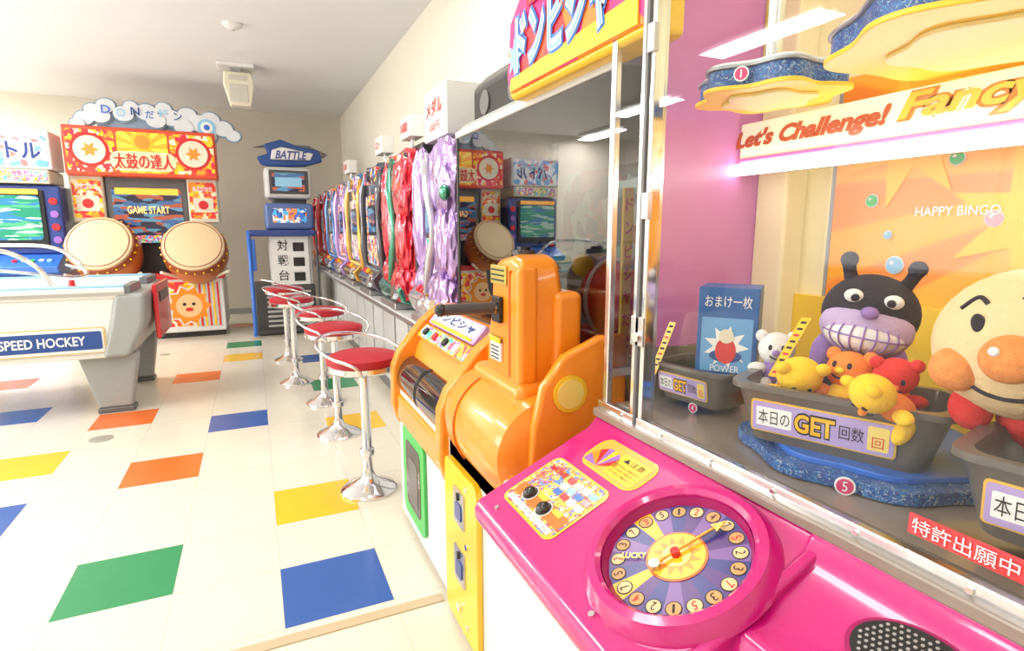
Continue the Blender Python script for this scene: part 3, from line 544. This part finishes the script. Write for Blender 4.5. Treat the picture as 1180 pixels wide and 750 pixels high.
for a in range(-9,10):
    for b in range(-7,8):
        x=a*.0075+(b%2)*.00375;y=b*.0068
        if (x/.063)**2+(y/.041)**2<1:
            bmesh.ops.create_circle(bm,cap_ends=True,segments=6,radius=.0022,matrix=T(x,y,.0092))
mk('speaker_holes',bm,STEEL,0,sl,smooth=False)
for x,y in ((.68,.95),(.41,.62),(.41,.97),(.675,.4)): cyl('screw',(x,y,plane(x)-(.0 if y>.5 else .01)),.005,.004,CHROME,(-sin(KA),0,cos(KA)))
SIL=M('aluminium',(.72,.73,.75),.22,1)
bx('sill',.675,.735,Y0,Y1,.785,.805,TAUPE,.004);bx('sill_rail',.688,.703,Y0,Y1,.80,.822,SIL,.003);bx('sill_rail_low',.68,.69,Y0,Y1,.785,.797,SIL,.002)
bx('body_mid',.72,1.22,Y0,Y1,.56,.80,CW)
bx('bed',.73,1.2,Y0,Y1-.01,.795,.81,TAUPE)
for q in range(12): cyl('rail_screw_%d'%q,(.688,.95-.13*q,.811),.004,.003,CHROME,(-1,0,0))
bx('front_glass',.698,.70,Y0,.885,.82,1.95,GLASS);bx('corner_glass',.702,.704,.925,1.035,.82,1.95,GLASS);bx('end_glass',.715,.80,1.035,1.037,.82,1.95,GLASS)
bx('pillar',.690,.716,.885,.925,.80,1.95,CHROME,.003);bx('pillar_strip',.686,.692,.90,.908,.80,1.95,DGREY);bx('pillar_inner',.716,.726,.89,.92,.80,1.95,SIL,.002)
bx('end_pillar',.70,.715,1.022,1.04,.80,1.95,SIL,.003)
for z in (1.22,1.52): bx('hinge',.682,.694,.88,.90,z,z+.05,STEEL,.002)
cyl('lock_barrel',(.69,.90,.99),.01,.012,CHROME,(-1,0,0));bx('lock_plate',.686,.692,.885,.925,.97,1.03,STEEL,.002)
MAG=M('magenta_panel',(.58,.2,.46),.35,emit=.1);CB=M('cream_panel',(.85,.74,.45),.4,emit=.14);YB2=M('yellow_panel',(.95,.60,.03),.35,emit=.08)  # brightness put into panel colours as faint emission; these panels are no lamps
bx('end_liner',.80,1.2,1.03,1.045,.81,1.95,MAG)
bx('end_liner_lower',.80,1.0,1.022,1.031,.81,.93,TAUPE)
bx('back_liner',1.19,1.22,Y0,1.04,.81,1.95,CB);bx('corner_column',1.12,1.19,.94,1.03,.81,1.95,CB,.01)
bx('roof',.69,1.22,Y0,1.045,1.95,1.99,CW)
BUR=sunburst('poster_sunburst',(.93,.27,.008),(.97,.43,.015),(.35,1.3),16,.12)
bx('poster',1.184,1.191,-.6,.87,1.05,1.52,BUR);bx('poster_edge',1.182,1.189,.868,.876,1.05,1.52,GREY)
bx('back_lower_yellow',1.17,1.19,-.6,.95,.81,1.05,YB2)
for q in range(4): star('poster_petal_%d'%q,FX(1.183,0,0),.14,.06,7,M('petal_%d'%q,(.97,.52,.02),.4,emit=.12),.002,[-.72,-.5,-.25,.1][q],[1.38,1.22,1.4,1.25][q],ph=q)
for q,(yy,zz,r,c) in enumerate(((.78,1.26,.012,GREEN),(.72,1.13,.016,SKY),(.56,1.22,.013,M('bub_pink',(.9,.4,.5),.4)),(.63,1.33,.012,GREEN),(.5,1.1,.02,PURPLE),(.74,1.19,.008,SKY))):
    disc('bubble_ring_%d'%q,FX(1.181,yy,zz),r*1.15,TXW,.001);disc('bubble_%d'%q,FX(1.179,yy,zz),r,c,.001);disc('bubble_glint_%d'%q,FX(1.178,yy+r*.3,zz+r*.3),r*.25,TXW,.001)
text('poster_text','HAPPY BINGO',FX(1.178,.62,1.235),.14,.018,TXW,.001,bold=.01)
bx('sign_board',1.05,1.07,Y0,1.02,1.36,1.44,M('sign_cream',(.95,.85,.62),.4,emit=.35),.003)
text('sign_text','Let\'s Challenge!',FX(1.049,.855,1.40),.36,.048,M('sign_orange',(.6,.10,.01),.4),.001,bold=.05,shear=.3)
text('sign_text_2','Fancy',FX(1.049,.555,1.405),.22,.062,M('sign_gold',(.75,.25,.01),.4),.0005,bold=.09,shear=.3);text('sign_text_3','Fancy',FX(1.048,.555,1.405),.215,.056,YELLOW,.001,bold=.03,shear=.3)
bx('sign_underline',1.046,1.052,Y0,1.02,1.356,1.363,M('sign_pink',(.8,.1,.3),.4),.001)
cyl('sign_tube',(1.04,Y0+.02,1.337),.013,1.7,TUBE,(0,1,0));bx('sign_tube_back',1.05,1.07,Y0,1.02,1.325,1.356,WHITE,.003)
la=bpy.data.lights.new('crane_lamp','AREA');la.shape='RECTANGLE';la.size=.3;la.size_y=1.5;la.energy=2.4;la.color=(1,.96,.85);o=bpy.data.objects.new('crane_lamp',la);o.location=(.92,.2,1.93);link(o,'crane_lamp')
RING=busy('ring_starry',[(.02,.08,.3),(.03,.2,.5),(.03,.07,.28),(.3,.4,.5),(.03,.15,.45),(.02,.08,.3),(.02,.06,.25)],120,emit=0)
def lobed(name,cx,cy,r,am,n,z0,z1,mat,ph=0):
    P=[]
    for q in range(96):
        a=2*pi*q/96;rr=r+am*cos(n*a+ph);P.append((cx+rr*cos(a),cy+rr*sin(a)))
    return prism(name,P,z1-z0,T(0,0,z0),mat,.002,2)
lobed('turntable',.965,.60,.205,.008,8,.812,.832,RING);lobed('turntable_top',.965,.60,.175,.006,8,.832,.842,BLUE)
lobed('turntable_far',.94,.955,.062,.004,8,.812,.83,RING)
lobed('turntable_near',.965,.05,.205,.008,8,.812,.832,RING);lobed('turntable_near_top',.965,.05,.175,.006,8,.832,.842,BLUE)
RIM=M('ring_edge_grey',(.4,.42,.45),.3,.5)
for nm,cx,cy,r in (('canopy_a',.93,.84,.13),('canopy_b',.93,.46,.2),('canopy_c',.93,.02,.2)):
    lobed(nm+'_plate',cx,cy,r,.014,6,1.450,1.458,YB2,.5);lobed(nm+'_band',cx,cy,r-.008,.013,6,1.458,1.488,RING,.5);lobed(nm+'_rim',cx,cy,r-.002,.013,6,1.488,1.494,RIM,.5);lobed(nm+'_top',cx,cy,r-.01,.012,6,1.494,1.5,CW,.5)
    lobed(nm+'_under',cx,cy,r*.62,.008,6,1.444,1.45,M(nm+'_cream',(.9,.75,.3),.4),.5);cyl(nm+'_post',(cx,cy,1.5),.02,.45,SIL)
NP=M('num_pink',(.7,.06,.2),.4)
def numdisc(name,p,ch,r=.014,d=(-.83,-.55,0)):
    dd=Vector(d).normalized();x=Vector((0,0,1)).cross(dd)
    m=frame(p,x,(0,0,1));disc(name,m,r,TXW,.002);disc(name+'_in',m,r*.82,NP,.0026);text(name+'_txt',ch,m,r*(.2 if ch=='1' else .5),r*1.1,TXW,.0032)
numdisc('number_two',(.765,.405,1.475),'2',.018);numdisc('number_one',(.815,.80,1.475),'1',.013)
numdisc('number_five',(.778,.51,.824),'5',.014);numdisc('number_four',(.84,.9,.822),'4',.011,(-1,-.2,0))
def basket(name,cx,cy,ang,w,d,h,z,label=True):
    R=Matrix.Translation((cx,cy,z))@Matrix.Rotation(radians(ang),4,'Z')
    bm=bmesh.new()
    def ring(ww,dd,zz,r=.03): return [bm.verts.new((p[0],p[1],zz)) for p in rrect(ww,dd,r,5)]
    rs=[ring(w*.82,d*.8,0),ring(w*.98,d*.96,h*.9),ring(w*1.04,d*1.04,h*.9),ring(w*1.04,d*1.04,h),ring(w*.92,d*.88,h),ring(w*.78,d*.74,.008)]
    bm.faces.new(rs[0]);bm.faces.new(rs[-1])
    for a,b in zip(rs,rs[1:]):
        n=len(a)
        for i in range(n): bm.faces.new((a[i],a[(i+1)%n],b[(i+1)%n],b[i]))
    mk(name,bm,BROWN,0,R)
    if label:
        L=R@frame((0,-d*.448,h*.46),(1,0,0),Vector((0,-d*.08,h*.9)).normalized())@T(-w*.05,0,0)
        panel(name+'_label_edge',L,w*.68,h*.58,M(name+'_gold',(.8,.5,.1),.4),.0022,r=.006);panel(name+'_label',L,w*.66,h*.52,LAV,.0035,r=.005)
        panel(name+'_label_white',L,w*.18,h*.34,TXW,.0038,r=.002,cx=-w*.22);text(name+'_label_txt','本日の',L,w*.16,h*.26,TXB,.0042,-w*.22,0);text(name+'_label_get_out','GET',L,w*.20,h*.4,TXB,.0039,-w*.02,0,bold=.09);text(name+'_label_get','GET',L,w*.19,h*.33,M(name+'_goldt',(.95,.5,.03),.3),.0044,-w*.02,0,bold=.03)
        text(name+'_label_txt2','回数',L,w*.11,h*.24,TXB,.0042,w*.15,0);panel(name+'_label_box',L,w*.09,h*.4,M(name+'_box_yellow',(.9,.7,.2),.4),.0042,r=.003,cx=w*.265);text(name+'_label_box_txt','回',L,w*.05,h*.18,TXR,.0046,w*.265,-h*.06)
basket('basket_main',.885,.60,-66,.31,.17,.1,.842)
basket('basket_far',.895,.925,-80,.19,.15,.08,.83)
basket('basket_near',.86,.235,-78,.3,.17,.1,.842)
for q,(p1,p2) in enumerate((((.835,.70,.94),(.865,.665,1.05)),((.85,.315,.94),(.87,.30,1.03)),((.80,.99,.88),(.83,.965,1.0)))):
    a=Vector(p1);b=Vector(p2);y=(b-a)
    panel('strap_%d'%q,frame(a+y/2,(.35,-.93,0),y),.016,y.length,YELLOW,.002,r=.002)
    for k in range(9): panel('strap_mark',frame(a+y*(.08+.105*k),(.35,-.93,0),y),.009,.0045,TXR if k%3==0 else TXB,.003,r=.001)
panel('patent_sticker',FX(.694,.315,.855),.115,.026,RED,.001,r=.002);text('patent_text','特許出願中',FX(.692,.315,.855),.105,.019,TXW,.0006)
# ------------------------------------------------------------------ prizes
begin('prize_box',(.905,.875,.895),-52,s=1.12)
BXB=M('box_blue',(.02,.12,.4),.4)
bx('carton',-.052,.052,-.045,.045,0,.17,BXB,.002)
BS=M('box_sky',(.15,.4,.75),.4)
panel('front_art',FY(0,-.0455,.065),.088,.1,BS,.001,r=.003)
star('art_burst',FY(0,-.0468,.062),.04,.022,9,TXW,.0008);disc('art_body',FY(0,-.0478,.055),.018,RED,.0006,0,0,ry=.024);disc('art_head',FY(0,-.0486,.082),.013,CREAM,.0006);disc('art_cape',FY(0,-.0474,.045),.028,NAVY,.0004,0,0,ry=.012)
text('box_title','おまけ一枚',FY(0,-.046,.145),.08,.022,TXW,.001);text('box_sub','POWER',FY(0,-.0475,.022),.05,.012,TXW,.002)
sd=frame((-.0525,0,.08),(0,-1,0),(0,0,1));disc('side_figure_head',sd,.014,WHITE,.001,0,.045);disc('side_figure_body',sd,.012,WHITE,.001,0,.0,ry=.038);panel('side_text',sd,.01,.1,TXW,.001,r=.002,cx=-.03)
for q in (-1,1): disc('side_figure_leg_%d'%q,sd,.005,WHITE,.001,q*.008,-.04,ry=.022)
PB=M('plush_black',(.025,.02,.035),.9,bump=.3,scale=150);PW=M('plush_white',(.8,.79,.8),.9,bump=.3,scale=150);PP=M('plush_purple',(.3,.18,.5),.9,bump=.3,scale=150);PL=M('plush_lilac',(.52,.4,.66),.9,bump=.3,scale=150);PY=M('plush_yellow',(.95,.58,.03),.9,bump=.3,scale=150);PO=M('plush_orange',(.9,.24,.04),.9,bump=.4,scale=120);PR=M('plush_red',(.7,.03,.03),.9,bump=.3,scale=150);PS=M('plush_peach',(.82,.60,.34),.9,bump=.4,scale=120);PC=M('plush_cheek',(.86,.28,.08),.9,bump=.4,scale=90,var=.35)
def onell(c,r,lon,lat,out=1.0):
    lo=radians(lon);la_=radians(lat);return Vector((c[0]+r[0]*out*sin(lo)*cos(la_),c[1]-r[1]*out*cos(lo)*cos(la_),c[2]+r[2]*out*sin(la_)))
begin('germ_character_plush',(.965,.635,.975),-58,0,8,s=.96)
R=(.078,.066,.072);C=(0,0,.085)
ell('head',C,R,PB)
ell('muzzle',(0,-.026,.062),(.074,.052,.052),PL);ell('teeth',(0,-.036,.052),(.066,.048,.034),PW)
for q in range(-3,4): tube('tooth_line_%d'%q,[onell((0,-.036,.052),(.067,.049,.035),q*17,a) for a in (-50,-25,0,25,50)],.0014,PP)
tube('tooth_row',[onell((0,-.036,.052),(.067,.049,.035),a,0) for a in (-75,-50,-25,0,25,50,75)],.0014,PP)
ell('nose',(0,-.082,.096),(.014,.012,.011),PP)
for s_ in (-1,1):
    ell('eye_%d'%s_,(s_*.03,-.053,.118),(.015,.012,.012),PW);ell('pupil_%d'%s_,(s_*.027,-.063,.116),(.007,.005,.007),PB)
    tube('horn_%d'%s_,[(s_*.038,0,.135),(s_*.047,0,.155),(s_*.052,-.005,.172)],.012,PB,radii=[1.1,.9,1.0]);ell('horn_tip_%d'%s_,(s_*.052,-.005,.176),(.015,.013,.015),PB)
ell('body',(0,.02,-.02),(.05,.045,.055),PB);ell('arm_l',(-.055,-.02,-.0),(.022,.022,.04),PP);ell('arm_r',(.055,-.02,-.0),(.022,.022,.04),PP)
begin('bread_hero_plush',(.915,.355,.985),-80,0,-14)
ell('head',(0,0,.07),(.108,.09,.1),PS)
ell('nose',(0,-.088,.062),(.032,.026,.03),PC);ell('cheek_l',(-.064,-.062,.05),(.032,.026,.03),PC);ell('cheek_r',(.064,-.062,.05),(.032,.026,.03),PC)
ell('nose_shine',(-.008,-.112,.075),(.006,.003,.006),PW)
for s_ in (-1,1):
    ell('eye_%d'%s_,(s_*.028,-.079,.108),(.008,.005,.013),PB)
    tube('brow_%d'%s_,[onell((0,0,.07),(.108,.09,.1),s_*a,b) for a,b in ((12,38),(22,45),(34,36))],.003,PB)
tube('smile',[onell((0,0,.07),(.108,.09,.1),a,b) for a,b in ((-34,-18),(-22,-32),(0,-38),(22,-32),(34,-18))],.003,PB)
ell('body',(0,.02,-.03),(.055,.05,.05),PR);ell('arm_l',(-.07,-.02,-.01),(.025,.025,.03),PR);ell('arm_r',(.07,-.02,-.01),(.025,.025,.03),PR)
def small(name,loc,rz,rx,hc,bc,lc,sc_=1):
    begin(name,loc,rz,rx,s=sc_)
    ell('head',(0,0,.05),(.036,.032,.034),hc);ell('body',(0,0,.0),(.027,.024,.032),bc)
    for s_ in (-1,1):
        ell('arm_%d'%s_,(s_*.034,-.012,.008),(.019,.013,.012),lc);ell('leg_%d'%s_,(s_*.017,-.028,-.022),(.014,.026,.014),lc)
        ell('eye_%d'%s_,(s_*.012,-.029,.056),(.004,.003,.006),PB);ell('ear_%d'%s_,(s_*.03,0,.075),(.012,.01,.013),hc)
    ell('nose',(0,-.034,.046),(.008,.007,.006),bc);tube('smile',[(-.012,-.031,.038),(0,-.033,.033),(.012,-.031,.038)],.0016,PB)
small('yellow_plush_toy',(.85,.668,.925),-40,50,PY,PR,PY);small('orange_plush_toy',(.87,.59,.925),-80,-15,PO,PY,PO,.95);small('red_plush_toy',(.90,.528,.938),-60,20,PR,PO,PR,.85)
small('white_plush_toy',(.885,.738,.935),-50,0,PW,PP,PW,.9);small('yellow_duck_plush',(.852,.495,.94),-110,60,PY,PO,PY,.9)
# ------------------------------------------------------------------ side window, added out of view to brighten the left side
beginw('added_window',(XL,3,1.5))
bx('frame',XL,XL+.03,1.2,4.8,.7,2.4,SIL,.005)
bx('pane',XL+.03,XL+.035,1.25,4.75,.75,2.35,M('added_glow_pane',(.9,.95,1),.3,emit=1.5));bx('mullion',XL+.03,XL+.05,2.98,3.02,.75,2.35,SIL)  # glowing pane of the added window
la=bpy.data.lights.new('added_window_fill','AREA');la.shape='RECTANGLE';la.size=1.5;la.size_y=3.4;la.energy=75;la.color=(.95,.98,1);o=bpy.data.objects.new('added_window_fill',la);o.location=(XL+.08,3,1.55);o.rotation_euler=(0,radians(-90),0);link(o,'added_window_fill')  # fill lamp that goes with the added window
# ------------------------------------------------------------------ camera / world
cam=bpy.data.cameras.new('camera');cam.sensor_width=36;cam.lens=648/1180*36;cam.clip_start=.02;cam.clip_end=60
co=bpy.data.objects.new('camera',cam);col.objects.link(co);co.location=(0,0,1.2);co.rotation_euler=(pi/2-atan(110/648),0,-radians(24.5));sc.camera=co
w=bpy.data.worlds.new('world');sc.world=w;w.use_nodes=True;w.node_tree.nodes['Background'].inputs[0].default_value=(.8,.85,.9,1);w.node_tree.nodes['Background'].inputs[1].default_value=.5
sc.view_settings.view_transform='Standard';sc.view_settings.look='None';sc.view_settings.exposure=.15
